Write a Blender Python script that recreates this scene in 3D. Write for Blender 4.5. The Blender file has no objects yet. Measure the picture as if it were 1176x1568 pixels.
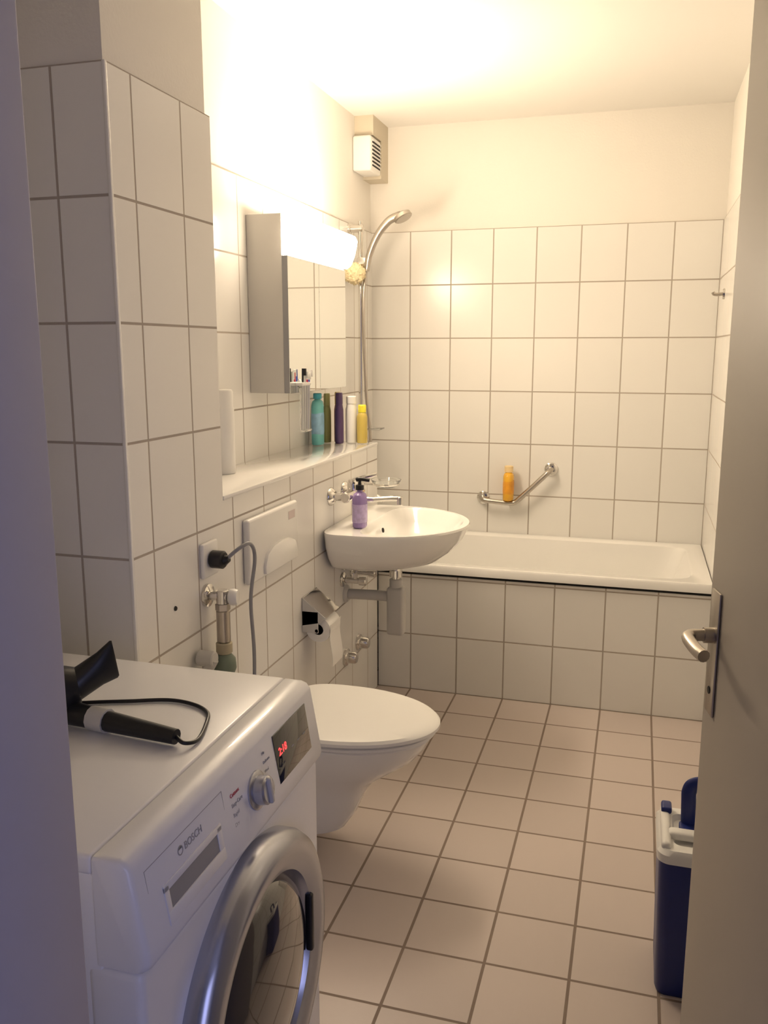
import bpy, bmesh, math, random
from mathutils import Vector, Matrix
from mathutils import noise as NZ
random.seed(3)
S = bpy.context.scene
C = S.collection

# ------------------------------------------------------------------ materials
def mat(name, col, rough=.5, metal=0., spec=.5, trans=0., coat=0., emit=None, es=0., alpha=1., noise=0., bump=0., nscale=20., ior=1.45):
    m = bpy.data.materials.new(name); m.use_nodes = True
    nt = m.node_tree; b = nt.nodes['Principled BSDF']
    b.inputs['Base Color'].default_value = (*col, 1)
    b.inputs['Roughness'].default_value = rough
    b.inputs['Metallic'].default_value = metal
    b.inputs['Specular IOR Level'].default_value = spec
    b.inputs['Transmission Weight'].default_value = trans
    b.inputs['Coat Weight'].default_value = coat
    b.inputs['IOR'].default_value = ior
    if emit:
        b.inputs['Emission Color'].default_value = (*emit, 1)
        b.inputs['Emission Strength'].default_value = es
    if noise or bump:
        tc = nt.nodes.new('ShaderNodeTexCoord')
        n = nt.nodes.new('ShaderNodeTexNoise'); n.inputs['Scale'].default_value = nscale
        n.inputs['Detail'].default_value = 4
        nt.links.new(tc.outputs['Object'], n.inputs['Vector'])
        if noise:
            mx = nt.nodes.new('ShaderNodeMix'); mx.data_type = 'RGBA'
            mx.inputs[6].default_value = (*[c*(1-noise) for c in col], 1)
            mx.inputs[7].default_value = (*[min(1, c*(1+noise)) for c in col], 1)
            nt.links.new(n.outputs['Fac'], mx.inputs[0]); nt.links.new(mx.outputs[2], b.inputs['Base Color'])
        if bump:
            bp = nt.nodes.new('ShaderNodeBump'); bp.inputs['Strength'].default_value = bump
            bp.inputs['Distance'].default_value = .002
            nt.links.new(n.outputs['Fac'], bp.inputs['Height']); nt.links.new(bp.outputs[0], b.inputs['Normal'])
    return m

def tile_mat(name, au, av, pu, pv, ou, ov, g, col, gcol, rough, var=.02, wav=.15, spec=.5):
    m = bpy.data.materials.new(name); m.use_nodes = True
    nt = m.node_tree; N = nt.nodes; L = nt.links; b = N['Principled BSDF']
    geo = N.new('ShaderNodeNewGeometry'); sp = N.new('ShaderNodeSeparateXYZ'); L.new(geo.outputs['Position'], sp.inputs[0])
    def M(op, a, bb=None, clamp=False):
        n = N.new('ShaderNodeMath'); n.operation = op; n.use_clamp = clamp
        for i, v in enumerate([a, bb]):
            if v is None: continue
            if isinstance(v, (int, float)): n.inputs[i].default_value = v
            else: L.new(v, n.inputs[i])
        return n.outputs[0]
    def chan(ax, p, o):
        t = M('DIVIDE', M('SUBTRACT', sp.outputs[ax], o), p)
        fl = M('FLOOR', t); fr = M('FRACT', t)
        d = M('MULTIPLY', M('SUBTRACT', .5, M('ABSOLUTE', M('SUBTRACT', fr, .5))), p)
        mk = N.new('ShaderNodeMapRange'); mk.interpolation_type = 'SMOOTHSTEP'
        mk.inputs['From Min'].default_value = g*.5; mk.inputs['From Max'].default_value = g*.5+.0012
        mk.inputs['To Min'].default_value = 1; mk.inputs['To Max'].default_value = 0
        L.new(d, mk.inputs['Value'])
        return fl, mk.outputs[0]
    f1, m1 = chan(au, pu, ou); f2, m2 = chan(av, pv, ov)
    mask = M('MAXIMUM', m1, m2)
    cb = N.new('ShaderNodeCombineXYZ'); L.new(f1, cb.inputs[0]); L.new(f2, cb.inputs[1])
    wn = N.new('ShaderNodeTexWhiteNoise'); L.new(cb.outputs[0], wn.inputs['Vector'])
    mx0 = N.new('ShaderNodeMix'); mx0.data_type = 'RGBA'
    mx0.inputs[6].default_value = (*[c*(1-var) for c in col], 1); mx0.inputs[7].default_value = (*[c*(1+var) for c in col], 1)
    L.new(wn.outputs['Value'], mx0.inputs[0])
    mx = N.new('ShaderNodeMix'); mx.data_type = 'RGBA'; L.new(mask, mx.inputs[0]); L.new(mx0.outputs[2], mx.inputs[6])
    mx.inputs[7].default_value = (*gcol, 1); L.new(mx.outputs[2], b.inputs['Base Color'])
    rr = N.new('ShaderNodeMapRange'); L.new(mask, rr.inputs['Value']); rr.inputs['To Min'].default_value = rough; rr.inputs['To Max'].default_value = .9
    L.new(rr.outputs[0], b.inputs['Roughness']); b.inputs['Specular IOR Level'].default_value = spec
    nz = N.new('ShaderNodeTexNoise'); nz.inputs['Scale'].default_value = 9; L.new(geo.outputs['Position'], nz.inputs['Vector'])
    h = M('ADD', M('MULTIPLY', nz.outputs['Fac'], wav), M('SUBTRACT', 1, mask))
    bp = N.new('ShaderNodeBump'); bp.inputs['Strength'].default_value = .5; bp.inputs['Distance'].default_value = .0015
    L.new(h, bp.inputs['Height']); L.new(bp.outputs[0], b.inputs['Normal'])
    return m

TW = (.83, .815, .78); GR = (.43, .38, .33)
t_back = tile_mat('tile_back', 0, 2, .2, .25, .115, 0, .0045, TW, GR, .24, spec=.42)
t_side = tile_mat('tile_side', 1, 2, .2, .25, .07, 0, .0045, TW, GR, .22)
t_pfront = tile_mat('tile_pillar', 0, 2, .2, .25, -1.154, 0, .0045, TW, GR, .24)
t_floor = tile_mat('tile_floor', 0, 1, .2, .2, .115, .025, .006, (.57, .495, .455), (.25, .195, .16), .33, var=.05, wav=.1, spec=.4)
m_plaster = mat('plaster', (.83, .80, .745), .85, bump=.3, nscale=120)
m_ceil = mat('ceiling_paint', (.85, .83, .79), .9, bump=.2, nscale=80)
m_ceram = mat('ceramic', (.86, .85, .82), .08, coat=.5, noise=.01)
m_enamel = mat('enamel', (.87, .86, .83), .12, coat=.3, noise=.01)
m_white = mat('white_plastic', (.82, .81, .78), .35, noise=.01)
m_wash = mat('washer_white', (.80, .80, .82), .3, coat=.2, noise=.01)
m_chrome = mat('chrome', (.75, .73, .70), .12, 1, noise=.02)
m_steel = mat('brushed_steel', (.50, .46, .41), .32, 1, noise=.05)
m_silver = mat('silver_plastic', (.50, .51, .56), .25, .8, noise=.02)
m_black = mat('black_plastic', (.012, .012, .014), .35, noise=.1)
m_blackg = mat('black_glass', (.01, .01, .013), .05, coat=1, noise=.05)
m_doorg = mat('smoked_glass', (.035, .03, .03), .06, spec=.9, coat=1, noise=.05)
m_grey = mat('grey_plastic', (.30, .30, .31), .4, noise=.03)
m_lgrey = mat('light_grey_plastic', (.55, .54, .52), .4, noise=.03)
m_mirror = mat('mirror', (.88, .90, .88), .01, 1, noise=.005)
m_cab = mat('cabinet_white', (.60, .58, .54), .45, noise=.01)
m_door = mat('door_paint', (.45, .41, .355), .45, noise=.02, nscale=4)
m_frame = mat('frame_paint', (.46, .45, .52), .5, noise=.02)
m_paper = mat('tissue', (.86, .84, .80), .95, noise=.02, bump=.3)
m_blue = mat('blue_plastic', (.012, .025, .16), .35, noise=.05)
m_lamp = mat('lamp_diffuser', (.9, .9, .85), .4, emit=(1, .81, .59), es=60)
m_lampt = mat('lamp_open_top', (.9, .9, .85), .4, emit=(1, .81, .59), es=108)
m_red = mat('red_led', (.3, .01, .01), .4, emit=(1, .05, .05), es=2.5)
m_redp = mat('red_print', (.55, .05, .07), .5, noise=.02)
m_greyp = mat('grey_print', (.35, .35, .37), .5, noise=.02)
m_glass = mat('clear_glass', (.95, .96, .95), .05, trans=.95)
m_dark = mat('dark_gap', (.03, .028, .025), .8, noise=.05)

# ------------------------------------------------------------------ mesh helpers
def obj(name, verts, faces, m, smooth=False):
    me = bpy.data.meshes.new(name); me.from_pydata([tuple(v) for v in verts], [], faces); me.update()
    bm = bmesh.new(); bm.from_mesh(me); bmesh.ops.recalc_face_normals(bm, faces=bm.faces); bm.to_mesh(me); bm.free()
    o = bpy.data.objects.new(name, me); C.objects.link(o)
    if m: me.materials.append(m)
    if smooth:
        for p in me.polygons: p.use_smooth = True
        try: me.set_sharp_from_angle(angle=math.radians(40))
        except Exception: pass
    return o

def box(name, lo, hi, m, bev=0., seg=3, M=None):
    bm = bmesh.new(); bmesh.ops.create_cube(bm, size=1)
    for v in bm.verts:
        v.co = Vector([lo[i]+(v.co[i]+.5)*(hi[i]-lo[i]) for i in range(3)])
    if bev > 0:
        bmesh.ops.bevel(bm, geom=list(bm.edges), offset=bev, segments=seg, profile=.5, affect='EDGES')
    if M is not None: bm.transform(M)
    bmesh.ops.recalc_face_normals(bm, faces=bm.faces)
    me = bpy.data.meshes.new(name); bm.to_mesh(me); bm.free()
    if bev > 0:
        for p in me.polygons: p.use_smooth = True
        try: me.set_sharp_from_angle(angle=math.radians(35))
        except Exception: pass
    me.materials.append(m)
    o = bpy.data.objects.new(name, me); C.objects.link(o); return o

def join(name, objs):
    bm = bmesh.new(); mats = []
    for o in objs:
        off = []
        for mm in o.data.materials:
            if mm not in mats: mats.append(mm)
            off.append(mats.index(mm))
        o.data.transform(o.matrix_world)
        n0 = len(bm.faces)
        bm.from_mesh(o.data); bm.faces.ensure_lookup_table()
        for f in bm.faces[n0:]: f.material_index = off[f.material_index] if off else 0
        d = o.data; bpy.data.objects.remove(o); bpy.data.meshes.remove(d)
    me = bpy.data.meshes.new(name); bm.to_mesh(me); bm.free()
    for mm in mats: me.materials.append(mm)
    o = bpy.data.objects.new(name, me); C.objects.link(o); return o

def frame(d):
    d = Vector(d).normalized()
    a = Vector((0, 0, 1)) if abs(d.z) < .9 else Vector((1, 0, 0))
    u = a.cross(d).normalized(); return u, d.cross(u), d

def lathe(name, prof, org, ax, m, seg=40, sy=1., smooth=True):
    u, v, d = frame(ax); org = Vector(org); vs = []; rings = []
    for r, h in prof:
        if r < 1e-6: rings.append([len(vs)]); vs.append(org+d*h)
        else:
            rg = []
            for i in range(seg):
                t = 2*math.pi*i/seg; rg.append(len(vs)); vs.append(org+d*h+u*r*math.cos(t)+v*r*sy*math.sin(t))
            rings.append(rg)
    fs = []
    for a, b in zip(rings, rings[1:]):
        if len(a) == 1 and len(b) == 1: continue
        for i in range(seg):
            j = (i+1) % seg
            if len(a) == 1: fs.append([a[0], b[i], b[j]])
            elif len(b) == 1: fs.append([a[i], b[0], a[j]])
            else: fs.append([a[i], b[i], b[j], a[j]])
    if len(rings[0]) > 1: fs.append(rings[0])
    if len(rings[-1]) > 1: fs.append(rings[-1])
    return obj(name, vs, fs, m, smooth)

def cyl(name, p1, p2, r, m, r2=None, seg=24, bev=.0):
    p1 = Vector(p1); p2 = Vector(p2); L = (p2-p1).length; r2 = r if r2 is None else r2
    if bev: pr = [(0, 0), (r-bev, 0), (r, bev), (r2, L-bev), (r2-bev, L), (0, L)]
    else: pr = [(0, 0), (r, 0), (r2, L), (0, L)]
    return lathe(name, pr, p1, p2-p1, m, seg)

def loft(name, rings, m, smooth=True, cap0=True, cap1=True):
    n = len(rings[0]); vs = [p for r in rings for p in r]; fs = []
    for k in range(len(rings)-1):
        for i in range(n):
            j = (i+1) % n; fs.append([k*n+i, k*n+j, (k+1)*n+j, (k+1)*n+i])
    if cap0: fs.append(list(range(n)))
    if cap1: fs.append([(len(rings)-1)*n+i for i in range(n)])
    return obj(name, vs, fs, m, smooth)

def catmull(pts, n=8):
    P = [Vector(p) for p in pts]; P = [P[0]*2-P[1]]+P+[P[-1]*2-P[-2]]; out = []
    for i in range(1, len(P)-2):
        for k in range(n):
            t = k/n; a, b, c, d = P[i-1], P[i], P[i+1], P[i+2]
            out.append(.5*((2*b)+(c-a)*t+(2*a-5*b+4*c-d)*t*t+(3*b-a-3*c+d)*t**3))
    out.append(P[-2]); return out

def tube(name, pts, r, m, smooth=True, seg=12, n=8, sq=1.):
    P = catmull(pts, n) if smooth else [Vector(p) for p in pts]
    rs = r if callable(r) else (lambda t: r)
    T = [(P[min(i+1, len(P)-1)]-P[max(i-1, 0)]).normalized() for i in range(len(P))]
    u, v, _ = frame(T[0]); rings = []
    for i, p in enumerate(P):
        u = (u-T[i]*u.dot(T[i])).normalized(); v = T[i].cross(u)
        rr = rs(i/(len(P)-1))
        rings.append([p+u*rr*math.cos(2*math.pi*k/seg)+v*rr*sq*math.sin(2*math.pi*k/seg) for k in range(seg)])
    return loft(name, rings, m)

def group(name, parts, loc=None):
    e = bpy.data.objects.new(name, None); C.objects.link(e); e.empty_display_size = .05
    if loc is None: loc = (0, 0, 0)
    e.location = loc
    for p in parts:
        p.parent = e; p.matrix_parent_inverse = Matrix.Translation(-Vector(loc))
    return e

def text(name, s, size, m, M, ext=.0003):
    cu = bpy.data.curves.new(name, 'FONT'); cu.body = s; cu.size = size; cu.extrude = ext
    o = bpy.data.objects.new(name+'_c', cu); C.objects.link(o)
    bpy.context.view_layer.update()
    me = bpy.data.meshes.new_from_object(o); bpy.data.objects.remove(o)
    me.transform(M); me.materials.clear(); me.materials.append(m)
    o = bpy.data.objects.new(name, me); C.objects.link(o); return o

# ------------------------------------------------------------------ room dims
XL, XR, XP = -1.278, .315, -1.03
YB, YA = 4.15, 3.425          # back wall, bath apron
YP0, YP1 = 1.58, 2.014        # pillar
YL1 = 3.41                    # ledge end
ZC, ZT, ZL = 2.475, 2.0, 1.07
YD0, YD1 = .53, .65           # doorway wall
XJL, XJR = -.51, .30
XW = -1.46                    # washer niche left wall

join('wall_back', [box('a', (-1.6, YB+.01, 0), (.55, YB+.13, ZC), m_plaster), box('b', (XL-.01, YB, 0), (XR+.01, YB+.01, ZT), t_back)])
join('wall_left', [box('a', (XL-.14, YP1, 0), (XL-.01, YB+.01, ZC), m_plaster), box('b', (XL-.01, YP1, 0), (XL, YB, ZT), t_side)])
join('wall_right', [box('a', (XR+.01, YD1, 0), (XR+.13, YB+.01, ZC), m_plaster), box('b', (XR, YD1, 0), (XR+.01, YB, ZT), t_side)])
join('wall_pillar', [box('a', (-1.6, YP0+.01, 0), (XP-.01, YP1-.006, ZC), m_plaster),
                     box('b', (XP-.01, YP0+.001, 0), (XP, YP1, ZT), t_side),
                     box('c', (-1.6, YP0, 0), (XP-.001, YP0+.01, ZT), t_pfront),
                     box('d', (XL-.01, YP1-.008, 0), (XP-.001, YP1, ZT), t_pfront)])
join('wall_niche', [box('a', (XW-.13, YD0, 0), (XW-.01, YP0, ZC), m_plaster), box('b', (XW-.01, YD1, 0), (XW, YP0, ZT), t_side)])
join('wall_ledge', [box('a', (XL, YP1, 0), (XP, YL1, ZL-.012), t_side)])
box('trim_1', (XL, YP1+.001, ZL-.012), (XP+.003, YL1+.002, ZL), m_ceram, .003, 2)
box('trim_2', (XP-.006, YP0-.003, 0), (XP+.003, YP0+.006, ZT), m_ceram, .003, 2)
join('wall_front', [box('a', (XW-.13, YD0, 0), (XJL-.06, YD1, ZC), m_plaster), box('b', (XJR+.0, YD0, 0), (XR+.7, YD1, ZC), m_plaster),
                    box('c', (XJL-.06, YD0, 2.06), (XJR, YD1, ZC), m_plaster)])
join('trim_3', [box('a', (XJL-.06, YD0-.02, 0), (XJL, YD1+.012, 2.06), m_frame, .004, 2), box('c', (XJL, YD0-.02, 2.0), (XJR, YD1+.012, 2.06), m_frame, .004, 2)])
box('floor', (-2.2, -1.6, -.08), (1.6, YB+.13, 0), t_floor)
box('ceiling', (-2.2, -1.6, ZC), (1.6, YB+.13, ZC+.08), m_ceil)
# hallway (behind the camera)
box('wall_hall_left', (-2.2, -1.6, 0), (-2.08, YD0, ZC), m_plaster)
box('wall_hall_right', (1.5, -1.6, 0), (1.6, YD0, ZC), m_plaster)
# duct boxing behind the vent
m_duct = mat('duct', (.62, .56, .45), .7, noise=.02)
box('trim_4', (XL-.01, 4.045, 2.225), (-1.200, YB+.01, ZC), m_duct)
box('trim_5', (XL-.01, 3.92, 2.39), (-1.200, 4.045, ZC), m_duct)

# ------------------------------------------------------------------ rings
def rrect(x0, x1, y0, y1, r, z, n=8):
    out = []
    for cx, cy, a0 in [(x1-r, y1-r, 0), (x0+r, y1-r, 90), (x0+r, y0+r, 180), (x1-r, y0+r, 270)]:
        for k in range(n+1):
            a = math.radians(a0+90*k/n); out.append((cx+r*math.cos(a), cy+r*math.sin(a), z))
    return out

def dring(ox, oy, xb, xc, xf, w, z, n=72, ef=1., eb=.3):
    out = []
    for i in range(n):
        t = 2*math.pi*i/n; c, s = math.cos(t), math.sin(t)
        if s >= 0: x = xc+(xf-xc)*abs(s)**ef; y = w*math.copysign(abs(c)**ef, c)
        else: x = xc-(xc-xb)*abs(s)**eb; y = w*math.copysign(abs(c)**eb, c)
        out.append((ox+x, oy+y, z))
    return out

# ------------------------------------------------------------------ bathtub
x0, x1, y0, y1 = XL+.001, XR-.001, YL1+.003, YB-.001
rg = [rrect(x0, x1, y0, y1, .006, .525), rrect(x0, x1, y0, y1, .006, .553), rrect(x0+.004, x1-.004, y0+.004, y1-.004, .006, .56),
      rrect(x0+.075, x1-.065, y0+.055, y1-.05, .11, .56), rrect(x0+.085, x1-.075, y0+.065, y1-.06, .11, .552),
      rrect(x0+.11, x1-.13, y0+.085, y1-.08, .12, .40), rrect(x0+.15, x1-.21, y0+.11, y1-.11, .14, .23),
      rrect(x0+.20, x1-.28, y0+.15, y1-.15, .14, .17), rrect(x0+.3, x1-.4, y0+.22, y1-.22, .1, .155)]
tub = loft('tub', rg, m_enamel, cap0=False)
apron = box('apron', (XP+.0005, YA, 0), (XR-.0005, YA+.03, .512), t_back)
gap_shade = box('apron_gap_shade', (XP+.0005, YA+.008, .512), (XR-.001, YA+.03, .526), m_dark)  # dark-coloured strip stands in for the shadow under the tub rim
group('bathtub', [tub, apron, gap_shade], (-.4, 3.8, 0))

# ------------------------------------------------------------------ sink
SY = 3.005; SX = XP+.001; zt = .827
R = lambda *a, **k: dring(SX, SY, *a, **k)
rg = [R(.0, .05, .20, .09, .660), R(0, .07, .28, .16, .668), R(0, .10, .355, .218, .69), R(0, .12, .405, .262, .728), R(0, .13, .441, .290, .77),
      R(0, .14, .459, .302, .805), R(0, .14, .466, .305, .820), R(.0, .14, .463, .303, zt),
      R(.115, .20, .441, .272, zt, eb=.5), R(.122, .20, .434, .264, zt-.008, eb=.5), R(.135, .21, .41, .24, zt-.05, eb=.6),
      R(.155, .22, .37, .19, zt-.1, eb=.7), R(.20, .24, .30, .09, zt-.125, eb=.8), R(.235, .25, .27, .025, zt-.128, eb=1)]
basin = loft('basin', rg, m_ceram)
drain = lathe('drain', [(.022, -.001), (.022, .003), (.014, .002), (0, .001)], (SX+.25, SY, zt-.127), (0, 0, 1), m_chrome)
ovf = lathe('overflow', [(.009, 0), (.009, .004), (.006, .003), (0, .0)], (SX+.142, SY-.0, zt-.04), (1, 0, .2), m_dark)
group('wash_basin', [basin, drain, ovf], (SX, SY, zt))

# drain trap & stop valves
zp = .535
parts = [cyl('tailpiece', (-.835, SY, .60), (-.835, SY, .661), .017, m_chrome),
         cyl('nut', (-.835, SY, .615), (-.835, SY, .64), .025, m_chrome, seg=12),
         box('trap_cup', (-.866, SY-.028, .39), (-.80, SY+.028, .575), m_lgrey, .012),
         cyl('collar', (-.835, SY, .572), (-.835, SY, .606), .024, m_lgrey, bev=.003),
         tube('outlet', [(-.86, SY, zp), (-.93, SY, zp), (XP+.002, SY-.01, zp)], .02, m_lgrey),
         lathe('rosette', [(0, .012), (.026, .012), (.033, .006), (.035, 0)], (XP+.0005, SY-.01, zp), (1, 0, 0), m_lgrey)]
group('drain_trap', parts, (-.85, SY, .5))
for k, (yy, zz) in enumerate([(2.955, .60), (3.075, .60)]):
    q = [lathe('rosette', [(.028, 0), (.027, .006), (.018, .012), (0, .012)], (XP+.0005, yy, zz), (1, 0, 0), m_chrome),
         cyl('body', (XP+.01, yy, zz), (XP+.065, yy, zz), .011, m_chrome),
         cyl('knob', (XP+.065, yy, zz), (XP+.095, yy, zz), .016, m_chrome, seg=10, bev=.003),
         tube('riser', [(XP+.05, yy, zz), (XP+.052, yy, zz+.03), (XP+.07, yy+.015, zz+.059)], .005, m_steel),
         cyl('nut', (XP+.05, yy, zz+.008), (XP+.05, yy, zz+.03), .011, m_chrome, seg=6)]
    group('angle_valve', q, (XP, yy, zz))
for yy, zz in [(2.985, .285), (3.14, .293)]:
    q = [lathe('cap', [(.034, 0), (.033, .008), (.024, .012), (.022, .04), (.018, .046), (0, .047)], (XP+.0005, yy, zz), (1, 0, 0), m_chrome)]
    group('shutoff_cap', q, (XP, yy, zz))

# ------------------------------------------------------------------ basin mixer
zm = .935; ym = 2.91
q = []
for yy in (ym-.075, ym+.075):
    q += [lathe('rosette', [(.033, 0), (.032, .006), (.02, .018), (0, .018)], (XP+.0005, yy, zm), (1, 0, 0), m_chrome),
          cyl('union', (XP+.012, yy, zm), (XP+.06, yy, zm), .014, m_chrome)]
q += [cyl('body', (XP+.06, ym-.09, zm), (XP+.06, ym+.09, zm), .019, m_chrome, bev=.004),
      tube('spout', [(XP+.07, ym, zm-.012), (XP+.12, ym+.003, zm-.018), (XP+.2, ym+.01, zm-.012), (XP+.235, ym+.012, zm-.012)], .010, m_chrome),
      cyl('aerator', (XP+.232, ym+.012, zm-.034), (XP+.232, ym+.012, zm-.004), .012, m_chrome, bev=.002),
      lathe('cartridge', [(.021, 0), (.021, .03), (.016, .042), (0, .044)], (XP+.06, ym, zm+.01), (0, 0, 1), m_chrome),
      tube('lever', [(XP+.06, ym, zm+.05), (XP+.10, ym, zm+.062), (XP+.15, ym, zm+.075)], .007, m_chrome)]
group('basin_mixer_tap', q, (XP, ym, zm))
# glass soap dish
yd, zd = 3.20, .93
q = [lathe('rosette', [(.024, 0), (.023, .006), (.012, .012), (0, .012)], (XP+.0005, yd, zd), (1, 0, 0), m_chrome),
     cyl('arm', (XP+.01, yd, zd), (XP+.05, yd, zd), .007, m_chrome),
     tube('ring', [(XP+.1+.05*math.cos(a), yd+.05*math.sin(a), zd) for a in [math.pi+i*math.pi/8 for i in range(17)]], .004, m_chrome, seg=8, n=2),
     lathe('dish', [(0, -.012), (.04, -.01), (.056, .01), (.06, .018), (.056, .018), (.04, -.004), (0, -.006)], (XP+.1, yd, zd), (0, 0, 1), m_glass)]
group('soap_dish', q, (XP, yd, zd))

# ------------------------------------------------------------------ soap pump on basin
bx, by, bz = -.925, 2.85, zt+.001
m_purp = mat('purple_soap', (.34, .24, .52), .25, noise=.05, trans=.1)
m_label = mat('soap_label', (.47, .38, .64), .4, noise=.45, nscale=60)
q = [lathe('bottle', [(0, 0), (.030, 0), (.034, .004), (.034, .07), (.036, .10), (.030, .118), (.013, .128), (.013, .136), (0, .136)], (bx, by, bz), (1e-4, 0, 1), m_purp, sy=.72),
     lathe('label', [(.0348, .02), (.0352, .03), (.0352, .06), (.0365, .085)], (bx, by, bz), (1e-4, 0, 1), m_label, sy=.74),
     lathe('pump_collar', [(0, .134), (.015, .134), (.015, .15), (.006, .153), (.005, .165), (0, .165)], (bx, by, bz), (0, 0, 1), m_black),
     tube('pump_head', [(bx-.012, by-.002, bz+.168), (bx, by, bz+.172), (bx+.035, by+.005, bz+.168)], .007, m_black)]
group('soap_dispenser', q, (bx, by, bz))

# ------------------------------------------------------------------ toilet
TY = 2.205; TX = XP+.001
R = lambda *a, **k: dring(TX, TY, *a, **k)
bowl = loft('bowl', [R(0, .08, .22, .075, .068, eb=.5), R(0, .09, .265, .10, .078, eb=.4), R(0, .1, .30, .118, .13, eb=.35), R(0, .11, .325, .125, .19, eb=.3),
                     R(0, .12, .355, .132, .235, eb=.3), R(0, .13, .415, .15, .275, eb=.3), R(0, .15, .477, .168, .32, eb=.3), R(0, .17, .507, .179, .36, eb=.3), R(0, .18, .518, .182, .382, eb=.3),
                     R(0, .18, .513, .178, .389, eb=.3)], m_ceram)
seat = loft('seat', [R(.07, .24, .523, .186, .393, eb=.6), R(.065, .24, .531, .191, .397, eb=.6), R(.065, .24, .531, .191, .404, eb=.6), R(.07, .24, .524, .186, .408, eb=.6)], m_white)
lid = loft('lid', [R(.065, .24, .530, .190, .411, eb=.6), R(.055, .24, .543, .198, .414, eb=.6), R(.055, .24, .543, .198, .423, eb=.6), R(.06, .24, .535, .192, .430, eb=.6),
                   R(.09, .24, .48, .155, .434, eb=.6)], m_white)
hinge = box('hinge', (TX+.04, TY-.09, .389), (TX+.09, TY+.09, .412), m_white, .006)
e = group('toilet', [bowl, seat, lid, hinge], (TX, TY, .2)); e.location.z -= .008

# flush plate
q = [box('plate', (XP, 2.12, .80), (XP+.022, 2.475, .985), m_white, .008),
     loft('button', [[(XP+.02+o, 2.33+(.12-e_)*a, .812+(.075-e_)*b) for a, b in [(-1, .3), (-1, 0), (-.5, -.0), (0, 0), (.5, 0), (1, 0), (1, .3), (.85, .72), (.5, .93), (0, 1), (-.5, .93), (-.85, .72)]] for o, e_ in [(0, 0), (.010, 0), (.014, .006)]], m_white),
     box('label', (XP+.0218, 2.40, .935), (XP+.0226, 2.45, .96), mat('faint_label', (.7, .6, .58), .5, noise=.05))]
group('flush_plate', q, (XP, 2.3, .9))

# toilet paper holder
ya, yb = 2.545, 2.68
Mx = Matrix.Translation((XP+.002, 0, .645)) @ Matrix.Rotation(math.radians(38), 4, 'Y')
cover = box('cover', (0, ya, -.003), (.105, yb, 0), m_chrome, .0015, 2, M=Mx)
back = box('back_plate', (XP+.0005, ya, .55), (XP+.004, yb, .645), m_chrome, .001, 2)
side = obj('side', [(XP+.002, ya, .645), (XP+.083, ya, .582), (XP+.07, ya, .565), (XP+.002, ya, .55),
                    (XP+.002, ya+.002, .645), (XP+.083, ya+.002, .582), (XP+.07, ya+.002, .565), (XP+.002, ya+.002, .55)],
           [(0, 1, 2, 3), (4, 5, 6, 7), (0, 1, 5, 4), (1, 2, 6, 5), (2, 3, 7, 6), (3, 0, 4, 7)], m_lgrey)
roll = lathe('roll', [(.018, 0), (.043, 0), (.043, .1), (.018, .1), (.018, 0)], (XP+.052, ya+.015, .535), (0, 1, 0), m_paper)
rod = cyl('rod', (XP+.052, ya, .535), (XP+.052, yb, .535), .006, m_chrome)
arm = box('arm', (XP+.001, yb-.003, .527), (XP+.058, yb, .60), m_chrome, .001, 2)
arm2 = box('arm_near', (XP+.001, ya, .527), (XP+.058, ya+.003, .60), m_lgrey, .001, 2)
sh = []
for k in range(9):
    z = .555-.145*k/8; x = XP+.0955-.004*math.sin(k*.7)+.002*k/8
    sh.append([(x, ya+.015, z), (x, ya+.115, z), (x+.0012, ya+.115, z), (x+.0012, ya+.015, z)])
sheet = loft('sheet', sh, m_paper)
group('toilet_paper_holder', [cover, back, side, roll, rod, arm, arm2, sheet], (XP, 2.6, .6))

# ------------------------------------------------------------------ mirror cabinet
cy0, cy1, cz0, cz1 = 2.73, 3.32, 1.300, 1.885
xb = XL+.001; xf = -1.152; xd = -1.132
q = [box('carcass', (xb, cy0, cz0), (xf, cy1, cz1), m_cab, .002, 2),
     box('mirror_door_a', (xf+.0015, cy0+.002, cz0), (xd, (cy0+cy1)/2-.0015, 1.752), m_mirror, .0008, 1),
     box('mirror_door_b', (xf+.0015, (cy0+cy1)/2+.0015, cz0), (xd, cy1-.002, 1.752), m_mirror, .0008, 1),
     box('door_edge', (xf, cy0+.001, cz0+.001), (xd-.001, cy0+.003, 1.751), m_grey)]
lam = []
prof = [(0, 1.757), (.03, 1.757), (.048, 1.768), (.064, 1.80), (.075, 1.84), (.078, 1.860), (.070, 1.875), (.0, 1.882)]
for yy, s in [(cy0+.003, .75), (cy0+.03, .86), (cy0+.12, .97), (cy0+.25, 1.), (cy1-.15, 1.), (cy1-.03, .98), (cy1-.003, .90)]:
    lam.append([(xf+.001+p[0]*s, yy, 1.82+(p[1]-1.82)*(.96+.04*s)) for p in prof])
lamp = loft('lamp_diffuser', lam, m_lamp)
lamp.data.materials.append(m_lampt)
for p in lamp.data.polygons:
    if p.normal.z > .85: p.material_index = 1
group('mirror_cabinet', q+[lamp], (XL, 3.02, 1.6))

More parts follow.
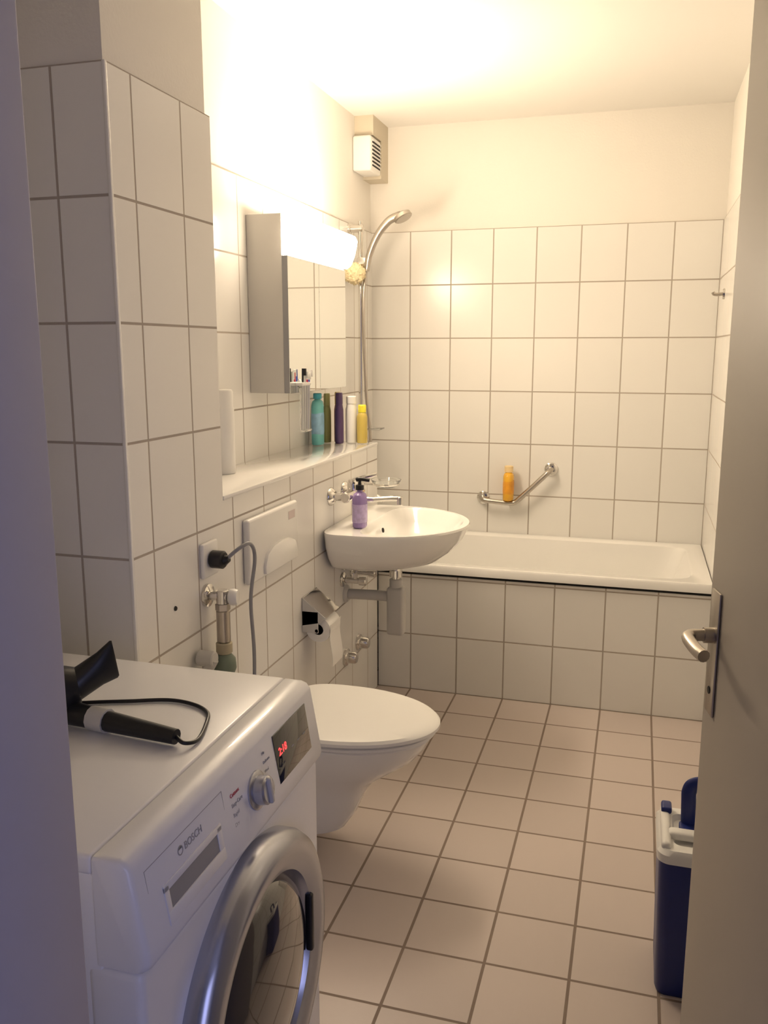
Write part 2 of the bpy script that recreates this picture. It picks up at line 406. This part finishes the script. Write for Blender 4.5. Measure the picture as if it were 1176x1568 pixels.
# ------------------------------------------------------------------ bottles on the ledge
def bottle(name, x, y, z, h, r, m, mc, hc=.03, rc=.6, sy=.65, lab=None, shoulder=.85):
    hb = h-hc
    q = [lathe('body', [(0, 0), (r*.92, 0), (r, .004), (r*1.02, hb*.4), (r, hb*shoulder), (r*.85, hb*.94), (r*rc*.9, hb), (0, hb)], (x, y, z), (1e-4, 0, 1), m, sy=sy, seg=32),
         lathe('cap', [(0, 0), (r*rc, 0), (r*rc, hc*.9), (r*rc*.85, hc), (0, hc)], (x, y, z+hb), (1e-4, 0, 1), mc, sy=sy if rc > .7 else 1, seg=32)]
    if lab:
        q.append(lathe('label', [(r*1.0, hb*.22), (r*1.035, hb*.3), (r*1.035, hb*.62), (r*1.0, hb*.7)], (x, y, z), (1e-4, 0, 1), lab, sy=sy*1.01, seg=32))
    return group(name, q, (x, y, z))
zl = ZL+.0005
teal = mat('teal', (.18, .55, .56), .3, noise=.1); teal_d = mat('teal_cap', (.07, .40, .50), .3, noise=.05)
olive = mat('olive', (.34, .34, .13), .3, noise=.1); brown = mat('brownred', (.25, .07, .05), .3, noise=.1)
plum = mat('plum', (.08, .04, .13), .3, noise=.1); gold = mat('gold_oil', (.55, .42, .10), .15, noise=.1)
yellow = mat('yellow_cap', (.85, .75, .05), .35, noise=.05); wht = mat('bottle_white', (.78, .77, .74), .35, noise=.02)
blu_l = mat('label_blue', (.28, .50, .70), .4, noise=.4, nscale=40)
bottle('shampoo_bottle', -1.232, 3.255, zl, .205, .038, teal, teal_d, .022, .45, lab=blu_l, sy=.6)
bottle('conditioner_bottle', -1.225, 3.345, zl, .20, .024, olive, olive, .05, .8)
bottle('lotion_bottle', -1.190, 3.375, zl, .205, .020, brown, gold, .05, .8)
bottle('shower_gel_bottle', -1.163, 3.32, zl, .205, .025, plum, plum, .045, .85)
bottle('hair_spray_can', -1.127, 3.365, zl, .19, .023, wht, wht, .03, .9, sy=1)
bottle('body_oil_bottle', -1.080, 3.365, zl, .155, .024, gold, yellow, .03, .75, sy=.9)
# tall white can near pillar
q = [lathe('can', [(0, 0), (.03, 0), (.032, .004), (.032, .2), (.03, .205), (.03, .25), (.027, .256), (0, .256)], (-1.215, 2.40, zl), (0, 0, 1), wht)]
group('white_aerosol_can', q, (-1.215, 2.40, zl))
# toothbrushes in a holder stuck to the mirror
gx, gy, gz = xd+.001, 2.82, 1.33
q = [box('bracket', (gx, gy-.04, gz-.006), (gx+.026, gy+.04, gz+.006), m_white, .003),
     lathe('suction_disc', [(.016, 0), (.014, .004), (0, .006)], (gx-.0005, gy, gz), (1, 0, 0), m_glass),
     box('drip_cup', (gx+.004, gy-.035, 1.165), (gx+.03, gy+.035, 1.172), m_glass, .003),
     box('cup_stem', (gx+.0005, gy-.006, 1.165), (gx+.005, gy+.006, gz), m_glass, .001)]
for i, (dy, c, hc, h) in enumerate([(-.026, (.75, .75, .73), (.03, .03, .03), .21), (-.008, (.8, .8, .78), (.75, .75, .75), .20), (.010, (.7, .7, .7), (.6, .06, .1), .195), (.027, (.75, .75, .8), (.08, .12, .5), .205)]):
    mb = mat('brush_%d' % i, c, .35, noise=.03, trans=.4); mh = mat('brush_head_%d' % i, hc, .4, noise=.03)
    xx = gx+.017; p0 = Vector((xx, gy+dy, 1.173)); p1 = Vector((xx+.006, gy+dy*1.15, 1.173+h))
    d = p1-p0
    q.append(tube('brush_handle_%d' % i, [p0, p0+d*.35, p0+d*.7, p0+d*.8], lambda t: .0055-.002*t, mb, seg=8))
    q.append(tube('brush_neck_%d' % i, [p0+d*.78, p0+d*.9, p1], .0038, mh, seg=8))
    q.append(box('bristles_%d' % i, p1-Vector((.002, .005, .024)), p1+Vector((.012, .005, .0)), wht if i else m_black, .001, 2))
group('toothbrush_holder', q, (gx, gy, gz))

# ------------------------------------------------------------------ shower rail
ry = 3.80; rx = XL+.055
q = []
for zz in (1.975, 1.07):
    q += [lathe('rosette', [(.024, 0), (.023, .01), (.014, .014), (0, .014)], (XL+.0005, ry, zz), (1, 0, 0), m_chrome),
          cyl('bracket', (XL+.01, ry, zz), (rx+.012, ry, zz), .018, m_chrome, bev=.003)]
q.append(cyl('rail', (rx, ry, 1.04), (rx, ry, 2.005), .0115, m_chrome))
q.append(box('slider', (rx-.015, ry-.018, 1.80), (rx+.035, ry+.018, 1.85), m_chrome, .006))
q.append(tube('handset', [(rx+.03, ry-.01, 1.79), (rx+.045, ry-.012, 1.86), (rx+.085, ry-.02, 1.94), (rx+.14, ry-.03, 1.998), (rx+.195, ry-.035, 2.018)],
              lambda t: .013+.006*t, m_steel))
q.append(lathe('head', [(0, .0), (.02, .0), (.038, .010), (.041, .026), (.037, .030), (0, .030)], (rx+.195, ry-.035, 2.028), (.55, -.1, -1), m_steel))
q.append(tube('hose', [(rx+.03, ry-.01, 1.795), (rx+.02, ry-.018, 1.7), (rx+.02, ry-.02, 1.5), (rx+.03, ry-.02, 1.25), (rx+.045, ry-.01, 1.05), (rx+.03, ry, .88), (rx-.02, ry, .82)], .0075, m_steel))
q.append(box('soap_tray', (rx+.0, ry-.04, 1.085), (rx+.1, ry+.04, 1.093), m_glass, .003))
group('shower_rail', q, (XL, ry, 1.5))
# bath mixer (below the rail)
q = [cyl('body', (XL+.06, ry-.13, .80), (XL+.06, ry+.13, .80), .02, m_chrome, bev=.004), cyl('knob_a', (XL+.06, ry-.18, .80), (XL+.06, ry-.13, .80), .024, m_chrome, bev=.004),
     cyl('knob_b', (XL+.06, ry+.13, .80), (XL+.06, ry+.18, .80), .024, m_chrome, bev=.004)]
for yy in (ry-.075, ry+.075):
    q += [lathe('rosette', [(.03, 0), (.028, .01), (0, .012)], (XL+.0005, yy, .80), (1, 0, 0), m_chrome), cyl('union', (XL+.01, yy, .80), (XL+.05, yy, .80), .014, m_chrome)]
q.append(tube('spout', [(XL+.07, ry, .79), (XL+.12, ry, .775), (XL+.16, ry, .755)], .014, m_chrome))
group('bath_mixer_tap', q, (XL, ry, .8))
# bath sponge
bm = bmesh.new(); bmesh.ops.create_icosphere(bm, subdivisions=5, radius=.045)
for v in bm.verts:
    n = v.co.normalized(); f = 1+.22*NZ.noise(n*5)+.14*NZ.noise(n*14); v.co *= f
bm.transform(Matrix.Translation((rx-.004, ry-.076, 1.775)))
me = bpy.data.meshes.new('sponge'); bm.to_mesh(me); bm.free()
for p in me.polygons: p.use_smooth = True
me.materials.append(mat('sponge', (.78, .66, .42), .95, noise=.25, bump=1., nscale=90))
o = bpy.data.objects.new('bath_sponge', me); C.objects.link(o)

# ------------------------------------------------------------------ grab bar on back wall
q = []
for xx, zz in [(-.707, .733), (-.383, .885)]:
    q += [lathe('flange', [(.032, 0), (.031, .008), (.018, .014), (0, .014)], (xx, YB-.0005, zz), (0, -1, 0), m_chrome)]
yy = YB-.06
q.append(tube('bar', [(-.707, YB-.008, .733), (-.707, YB-.035, .733), (-.697, yy+.004, .731), (-.67, yy, .727), (-.6, yy, .722), (-.565, yy, .722), (-.545, yy, .725), (-.525, yy, .742),
                      (-.47, yy, .796), (-.41, yy, .857), (-.392, yy+.004, .876), (-.383, YB-.035, .885), (-.383, YB-.008, .885)], .0125, m_steel, n=6))
group('grab_bar', q, (-.55, YB, .8))
org = mat('orange_gel', (.85, .45, .04), .25, noise=.1); orl = mat('orange_label', (.80, .34, .03), .4, noise=.3, nscale=30); orc = mat('cream_cap', (.85, .65, .35), .4, noise=.05)
bottle('orange_shampoo_bottle', -.578, YB-.055, .7355, .165, .042, org, orc, .03, .5, sy=.6, lab=orl)

# ------------------------------------------------------------------ ventilation fan
vy0, vy1, vz0, vz1 = 3.885, 4.04, 2.235, 2.385; vx = -1.200
q = [box('housing', (XL-.009, vy0, vz0), (vx, vy1, vz1), m_white, .010, 4)]
for k in range(7):
    z = vz0+.022+k*.0165
    q.append(box('slot_%d' % k, (vx-.001, vy0+.02, z), (vx+.0006, vy1-.015, z+.007), m_dark))
    q.append(box('louvre_%d' % k, (vx-.002, vy0+.018, z+.007), (vx+.005, vy1-.012, z+.0105), m_white))
group('extractor_fan', q, (XL, 3.95, 2.3))

# ------------------------------------------------------------------ hook on right wall
q = [lathe('rosette', [(.022, 0), (.021, .007), (0, .01)], (XR-.0005, 3.87, 1.67), (-1, 0, 0), m_chrome),
     tube('hook', [(XR-.008, 3.87, 1.67), (XR-.025, 3.87, 1.668), (XR-.04, 3.87, 1.67), (XR-.045, 3.87, 1.678)], .007, m_steel)]
group('wall_hook', q, (XR, 3.87, 1.67))

# ------------------------------------------------------------------ washing machine
wy0, wy1 = .80, 1.40; wxb = -1.15; zs = .703
q = [box('body', (wxb+.003, wy0+.002, .02), (-.595, wy1-.002, .826), m_wash, .004),
     box('front_panel', (-.62, wy0, .02), (-.54, wy1, zs-.002), m_wash, .012, 4),
     box('top_plate', (wxb, wy0, .823), (-.601, wy1, .85), m_wash, .006, 3)]
for fx in (-1.1, -.65):
    for fy in (wy0+.06, wy1-.06): q.append(cyl('foot', (fx, fy, .0), (fx, fy, .025), .022, m_black))
prof = [(-.600, zs), (-.600, .8485), (-.585, .8505), (-.565, .849), (-.555, .845), (-.5485, .836), (-.530, .73), (-.5285, .716), (-.531, .708), (-.538, zs)]
rings = []
for yy, s in [(wy0, .009), (wy0+.003, .003), (wy0+.009, 0), (wy1-.009, 0), (wy1-.003, .003), (wy1, .009)]:
    rings.append([(x-(s if x > -.59 else 0), yy, min(z, .8505-s*.6)) for x, z in prof])
q.append(loft('fascia', rings, m_wash))
a = -math.atan2(.018, .115)
PM = Matrix.Translation((-.5478, 0, .835)) @ Matrix.Rotation(a, 4, 'Y')
def pbox(n, y0, y1, s0, s1, o0, o1, m, bev=0): return box(n, (o0, y0, -s1), (o1, y1, -s0), m, bev, 2, M=PM)
q.append(pbox('display', 1.21, 1.352, .010, .094, -.001, .0015, m_blackg, .001))
def ptext(n, s, size, m, y, sd, out=.0006):
    Rm = Matrix(((0, 0, 1, 0), (1, 0, 0, 0), (0, 1, 0, 0), (0, 0, 0, 1)))
    return text(n, s, size, m, PM @ Matrix.Translation((out, y, -sd)) @ Rm)
q.append(ptext('led_time', '2:18', .019, m_red, 1.222, .05, .002))
for k in range(3): q.append(pbox('led_mark_%d' % k, 1.272+.026*k, 1.282+.026*k, .055, .057, .0015, .0018, m_greyp))
q.append(ptext('logo', 'BOSCH', .0145, m_greyp, .917, .036, .0004))
q.append(lathe('logo_ring', [(.0065, 0), (.0065, .0006), (.005, .0006), (.005, 0)], PM @ Vector((0, .907, -.031)), PM.to_3x3() @ Vector((1, 0, 0)), m_greyp))
# drawer
for (aa, bb, cc, dd) in [(.826, 1.03, .012, .0126), (.826, .8266, .012, .11), (1.0294, 1.03, .012, .11)]:
    q.append(pbox('drawer_gap', aa, bb, cc, dd, -.001, .0002, m_greyp))
q.append(pbox('drawer_recess', .866, .997, .060, .086, -.0005, .0010, m_grey))
q.append(pbox('drawer_lip_t', .855, 1.01, .050, .060, -.001, .0022, m_wash, .001))
q.append(pbox('drawer_lip_b', .855, 1.01, .086, .104, -.001, .003, m_wash, .0014))
q.append(pbox('drawer_lip_l', .855, .866, .052, .102, -.001, .0022, m_wash, .001))
q.append(pbox('drawer_lip_r', .997, 1.01, .052, .102, -.001, .0022, m_wash, .001))
dn = PM.to_3x3() @ Vector((1, 0, 0)); dc = PM @ Vector((0, 1.13, -.062))
q.append(lathe('dial_ring', [(.030, -.001), (.030, .003), (.026, .005), (0, .005)], dc, dn, m_silver))
q.append(lathe('dial', [(.023, .004), (.022, .020), (.019, .023), (0, .023)], dc, dn, m_silver))
q.append(box('dial_grip', (.006, 1.13-.005, -.062-.021), (.028, 1.13+.005, -.062+.021), m_lgrey, .0035, 3, M=PM))
for k, (w1, w2) in enumerate([('Cottons', 'Mix'), ('Easy-Care', 'Delicates'), ('Rapid', 'Wool'), ('Dry', 'Rinse'), ('Spin', 'Hygiene')]):
    q.append(ptext('prog_l%d' % k, w1, .0085, m_redp if k in (0, 4) else m_greyp, 1.05, .035+k*.015))
    q.append(ptext('prog_r%d' % k, w2, .0065, m_greyp, 1.166, .022+k*.015, .0004))
# door
dc = (-.5405, 1.10, .455)
q.append(lathe('door_ring', [(.240, 0), (.240, .020), (.234, .033), (.218, .042), (.195, .042), (.176, .032), (.168, .012), (.160, .0)], dc, (1, 0, 0), m_silver, seg=96))
q.append(lathe('door_glass', [(.170, .008), (.160, .024), (.14, .036), (.10, .046), (.05, .051), (0, .052)], dc, (1, 0, 0), m_doorg, seg=96))
q.append(box('door_grip', (-.515, 1.262, .40), (-.502, 1.275, .51), m_black, .004))
group('washing_machine', q, (-.85, 1.1, 0))

# ------------------------------------------------------------------ hair dryer on washer
zt2 = .8505
A = Vector((-.925, 1.070, .897)); B = Vector((-.820, 1.157, .917)); D = (B-A).normalized()
q = [lathe('barrel', [(0, 0), (.036, 0), (.042, .006), (.044, .03), (.042, .065), (.035, .085), (.029, .098), (.0, .098)], A, D, m_black),
     lathe('rear_ring', [(.038, -.003), (.043, -.003), (.043, .004), (.038, .004), (.038, -.003)], A, D, m_grey)]
u, v, d = frame(D)
nz = []
for t, w, h in [(0, .027, .027), (.015, .027, .024), (.04, .028, .014), (.062, .033, .009), (.065, .031, .006)]:
    c = A+D*.094+D*t+Vector((0, 0, t*.42))
    nz.append([c+u*(h*math.cos(k*math.pi/16))+v*(w*math.sin(k*math.pi/16)) for k in range(32)])
q.append(loft('nozzle', nz, m_black))
for k in range(5):
    q.append(tube('grille_%d' % k, [A-D*.002+u*(.03*math.cos(k*math.pi/5))+v*(.03*math.sin(k*math.pi/5)), A-D*.004, A-D*.002-u*(.03*math.cos(k*math.pi/5))-v*(.03*math.sin(k*math.pi/5))], .0015, m_grey, seg=6))
H0 = Vector((-.87, 1.11, .873)); H1 = Vector((-.650, 1.09, .8655))
q.append(tube('handle', [H0, H0*.7+H1*.3, H0*.35+H1*.65, H1], lambda t: .020-.008*t, m_black))
q.append(tube('handle_band', [H0*.72+H1*.28, H0*.65+H1*.35, H0*.58+H1*.42], .0195, mat('pearl', (.6, .6, .6), .3, .3, noise=.02)))
q.append(tube('cord', [H1, (-.634, 1.085, .860), (-.625, 1.11, .855), (-.64, 1.165, .8540), (-.66, 1.208, .8540), (-.70, 1.232, .8540), (-.75, 1.236, .8540), (-.81, 1.213, .8540), (-.87, 1.19, .854), (-.93, 1.16, .854), (-.98, 1.10, .854)], .0033, m_black))
q.append(tube('cord_b', [(-.96, 1.20, .854), (-.99, 1.15, .855), (-.985, 1.05, .855), (-.94, 1.0, .855), (-.9, 1.02, .855)], .0033, m_black))
group('hair_dryer', q, (-.85, 1.1, zt2))

# ------------------------------------------------------------------ socket with plug, valve, hose
sy_, sz_ = 1.915, .925
q = [box('base', (XP, sy_-.04, sz_-.045), (XP+.012, sy_+.04, sz_+.045), m_white, .005)]
group('wall_socket', q, (XP, sy_, sz_))
q = [cyl('plug', (XP+.0125, sy_, sz_), (XP+.05, sy_, sz_), .023, m_black, bev=.004), cyl('plug_neck', (XP+.05, sy_, sz_), (XP+.062, sy_, sz_+.004), .014, m_black, r2=.008),
     tube('cable', [(XP+.055, sy_, sz_+.003), (XP+.085, sy_+.015, sz_+.03), (XP+.10, sy_+.045, sz_+.035), (XP+.10, sy_+.07, sz_-.01), (XP+.09, sy_+.06, sz_-.12), (XP+.10, sy_+.05, sz_-.28), (XP+.11, sy_, sz_-.5), (XP+.12, 1.8, .2), (XP+.08, 1.55, .1), (-1.0, 1.42, .12)], .005, m_grey)]
group('power_cable', q, (XP, sy_, sz_))
vy, vz = 1.905, .832
q = [lathe('rosette', [(.030, 0), (.029, .008), (.016, .014), (0, .014)], (XP+.0005, vy, vz), (1, 0, 0), m_chrome),
     cyl('stem', (XP+.01, vy, vz), (XP+.06, vy, vz), .012, m_chrome),
     cyl('body', (XP+.045, vy, vz-.02), (XP+.045, vy, vz+.018), .016, m_chrome, bev=.003),
     lathe('tap_handle', [(0, 0), (.010, 0), (.020, .006), (.022, .016), (.018, .026), (0, .028)], (XP+.06, vy, vz), (1, .2, 0), m_white),
     cyl('nut', (XP+.045, vy, vz-.035), (XP+.045, vy, vz-.018), .019, m_steel, seg=6),
     cyl('aquastop', (XP+.045, vy, vz-.12), (XP+.045, vy, vz-.035), .0175, m_steel, bev=.003),
     cyl('coupling', (XP+.045, vy, vz-.15), (XP+.045, vy, vz-.12), .021, mat('coupling', (.45, .40, .28), .4, noise=.05), bev=.003),
     lathe('valve_bulb', [(.016, 0), (.028, -.015), (.030, -.04), (.022, -.06), (.012, -.07), (0, -.07)], (XP+.045, vy, vz-.15), (1e-4, 0, 1), mat('greenish', (.18, .22, .17), .4, noise=.1)),
     tube('hose', [(XP+.045, vy, vz-.21), (XP+.05, vy-.01, vz-.4), (XP+.03, vy-.1, .25), (XP+.03, vy-.3, .12), (-1.05, 1.42, .12)], .012, m_lgrey)]
group('water_valve', q, (XP, vy, vz))
q = [tube('drain_hose', [(XP+.05, 1.835, .69), (XP+.03, 1.83, .65), (XP+.02, 1.82, .6), (XP+.05, 1.75, .3), (-.98, 1.43, .2)], .014, m_lgrey),
     cyl('cap', (XP+.01, 1.835, .69), (XP+.055, 1.835, .69), .02, m_lgrey, bev=.003)]
group('drain_hose_assembly', q, (XP, 1.85, .6))
group('wall_screw', [lathe('head', [(.006, 0), (.005, .003), (0, .004)], (XP+.0003, 1.75, .842), (1, 0, 0), m_dark)], (XP, 1.755, .845))

# ------------------------------------------------------------------ open door
E = Vector((.124, 1.385, 0)); Hn = Vector((.272, .655, 0)); a_ = (Hn-E).normalized(); nrm = Vector((a_.y, -a_.x, 0))
DM = Matrix.Translation(E) @ Matrix((( a_.x, nrm.x, 0, 0), (a_.y, nrm.y, 0, 0), (0, 0, 1, 0), (0, 0, 0, 1)))
Ld = (Hn-E).length
leaf = box('leaf', (0, -.04, .008), (Ld, 0, 1.99), m_door, .002, 2, M=DM)
P = lambda t, n, z: DM @ Vector((t, n, z))
q = [leaf]
q.append(box('plate', (.018, 0, .892), (.058, .004, 1.088), m_steel, .002, 2, M=DM))
zh = 1.018
q.append(cyl('neck', P(.038, .003, zh), P(.038, .018, zh), .012, m_steel))
q.append(tube('lever', [P(.038, .005, zh), P(.038, .026, zh), P(.041, .038, zh), P(.053, .045, zh), P(.08, .046, zh-.001), P(.105, .044, zh-.003), P(.122, .040, zh-.004)], .0095, m_steel))
q.append(cyl('keyhole', P(.038, .003, .93), P(.038, .005, .93), .006, m_dark))
q.append(box('plate_back', (.018, -.044, .892), (.058, -.04, 1.088), m_steel, .002, 2, M=DM))
q.append(tube('lever_back', [P(.038, -.045, zh), P(.038, -.066, zh), P(.05, -.085, zh), P(.09, -.086, zh), P(.122, -.082, zh)], .0095, m_steel))
group('door_1', q, E)
join('trim_6', [box('a', (XJR-.0, YD0-.02, 0), (XJR+.012, YD1+.0, 2.06), m_frame, .003, 2)])

# ------------------------------------------------------------------ cooler box
cx0, cx1, cyy0, cyy1 = .096, .296, 1.825, 2.025; zb = .335
q = [loft('body', [rrect(cx0+.012, cx1-.012, cyy0+.012, cyy1-.012, .02, .001), rrect(cx0+.008, cx1-.008, cyy0+.008, cyy1-.008, .025, .012), rrect(cx0, cx1, cyy0, cyy1, .025, zb)], m_blue),
     loft('lid', [rrect(cx0-.004, cx1+.004, cyy0-.004, cyy1+.004, .028, zb+.001), rrect(cx0-.004, cx1+.004, cyy0-.004, cyy1+.004, .028, zb+.02), rrect(cx0+.004, cx1-.004, cyy0+.004, cyy1-.004, .028, zb+.03),
                  rrect(cx0+.03, cx1-.03, cyy0+.03, cyy1-.03, .02, zb+.03), rrect(cx0+.035, cx1-.035, cyy0+.035, cyy1-.035, .02, zb+.018)], m_white),
     box('rim_a', (cx0+.004, cyy0+.012, zb+.02), (cx0+.026, cyy1-.012, zb+.042), m_white, .009),
     box('latch', (cx0+.006, cyy1-.05, zb+.035), (cx0+.03, cyy1-.01, zb+.052), m_blue, .006),
     box('tray_blue', (cx0+.045, cyy0+.09, zb+.02), (cx1-.05, cyy0+.13, zb+.036), m_blue, .004),
     box('bridge', (cx0+.02, cyy0+.055, zb+.025), (cx1-.03, cyy0+.085, zb+.045), m_white, .008)]
q.append(tube('handle', [(cx0+.066, 1.95, zb+.02), (cx0+.063, 1.95, zb+.09), (cx0+.063, 1.95, zb+.115), (cx0+.072, 1.95, zb+.132), (cx0+.1, 1.95, zb+.138), (cx0+.14, 1.95, zb+.132), (cx0+.15, 1.95, zb+.115), (cx0+.15, 1.95, zb+.02)], .011, m_blue, sq=1.5))
group('cooler_box', q, (.2, 1.93, 0))

# ------------------------------------------------------------------ lights
def area(name, loc, tgt, size, energy, col):
    l = bpy.data.lights.new(name, 'AREA'); l.shape = 'RECTANGLE'; l.size, l.size_y = size; l.energy = energy; l.color = col
    o = bpy.data.objects.new(name, l); C.objects.link(o); o.location = loc
    o.rotation_euler = (Vector(tgt)-Vector(loc)).to_track_quat('-Z', 'Y').to_euler(); return o
area('hall_daylight', (1.3, -.9, 1.2), (-.5, .9, .9), (1.2, 1.6), 15, (.53, .56, 1.0))
w = bpy.data.worlds.new('world'); S.world = w; w.use_nodes = True
w.node_tree.nodes['Background'].inputs[0].default_value = (.42, .43, .72, 1); w.node_tree.nodes['Background'].inputs[1].default_value = .14

# ------------------------------------------------------------------ camera
cam = bpy.data.cameras.new('camera'); co = bpy.data.objects.new('camera', cam); C.objects.link(co)
fwd = Vector((-.2765, .9428, -.185)).normalized()
r0 = fwd.cross(Vector((0, 0, 1))).normalized(); u0 = r0.cross(fwd)
al = .0
r = r0*math.cos(al)+u0*math.sin(al); u = r.cross(fwd)
co.matrix_world = Matrix(((r.x, u.x, -fwd.x, 0), (r.y, u.y, -fwd.y, 0), (r.z, u.z, -fwd.z, 1.446), (0, 0, 0, 1)))
cam.sensor_fit = 'HORIZONTAL'; cam.sensor_width = 36; cam.lens = 40.4; cam.clip_start = .02
S.camera = co
S.view_settings.view_transform = 'Standard'
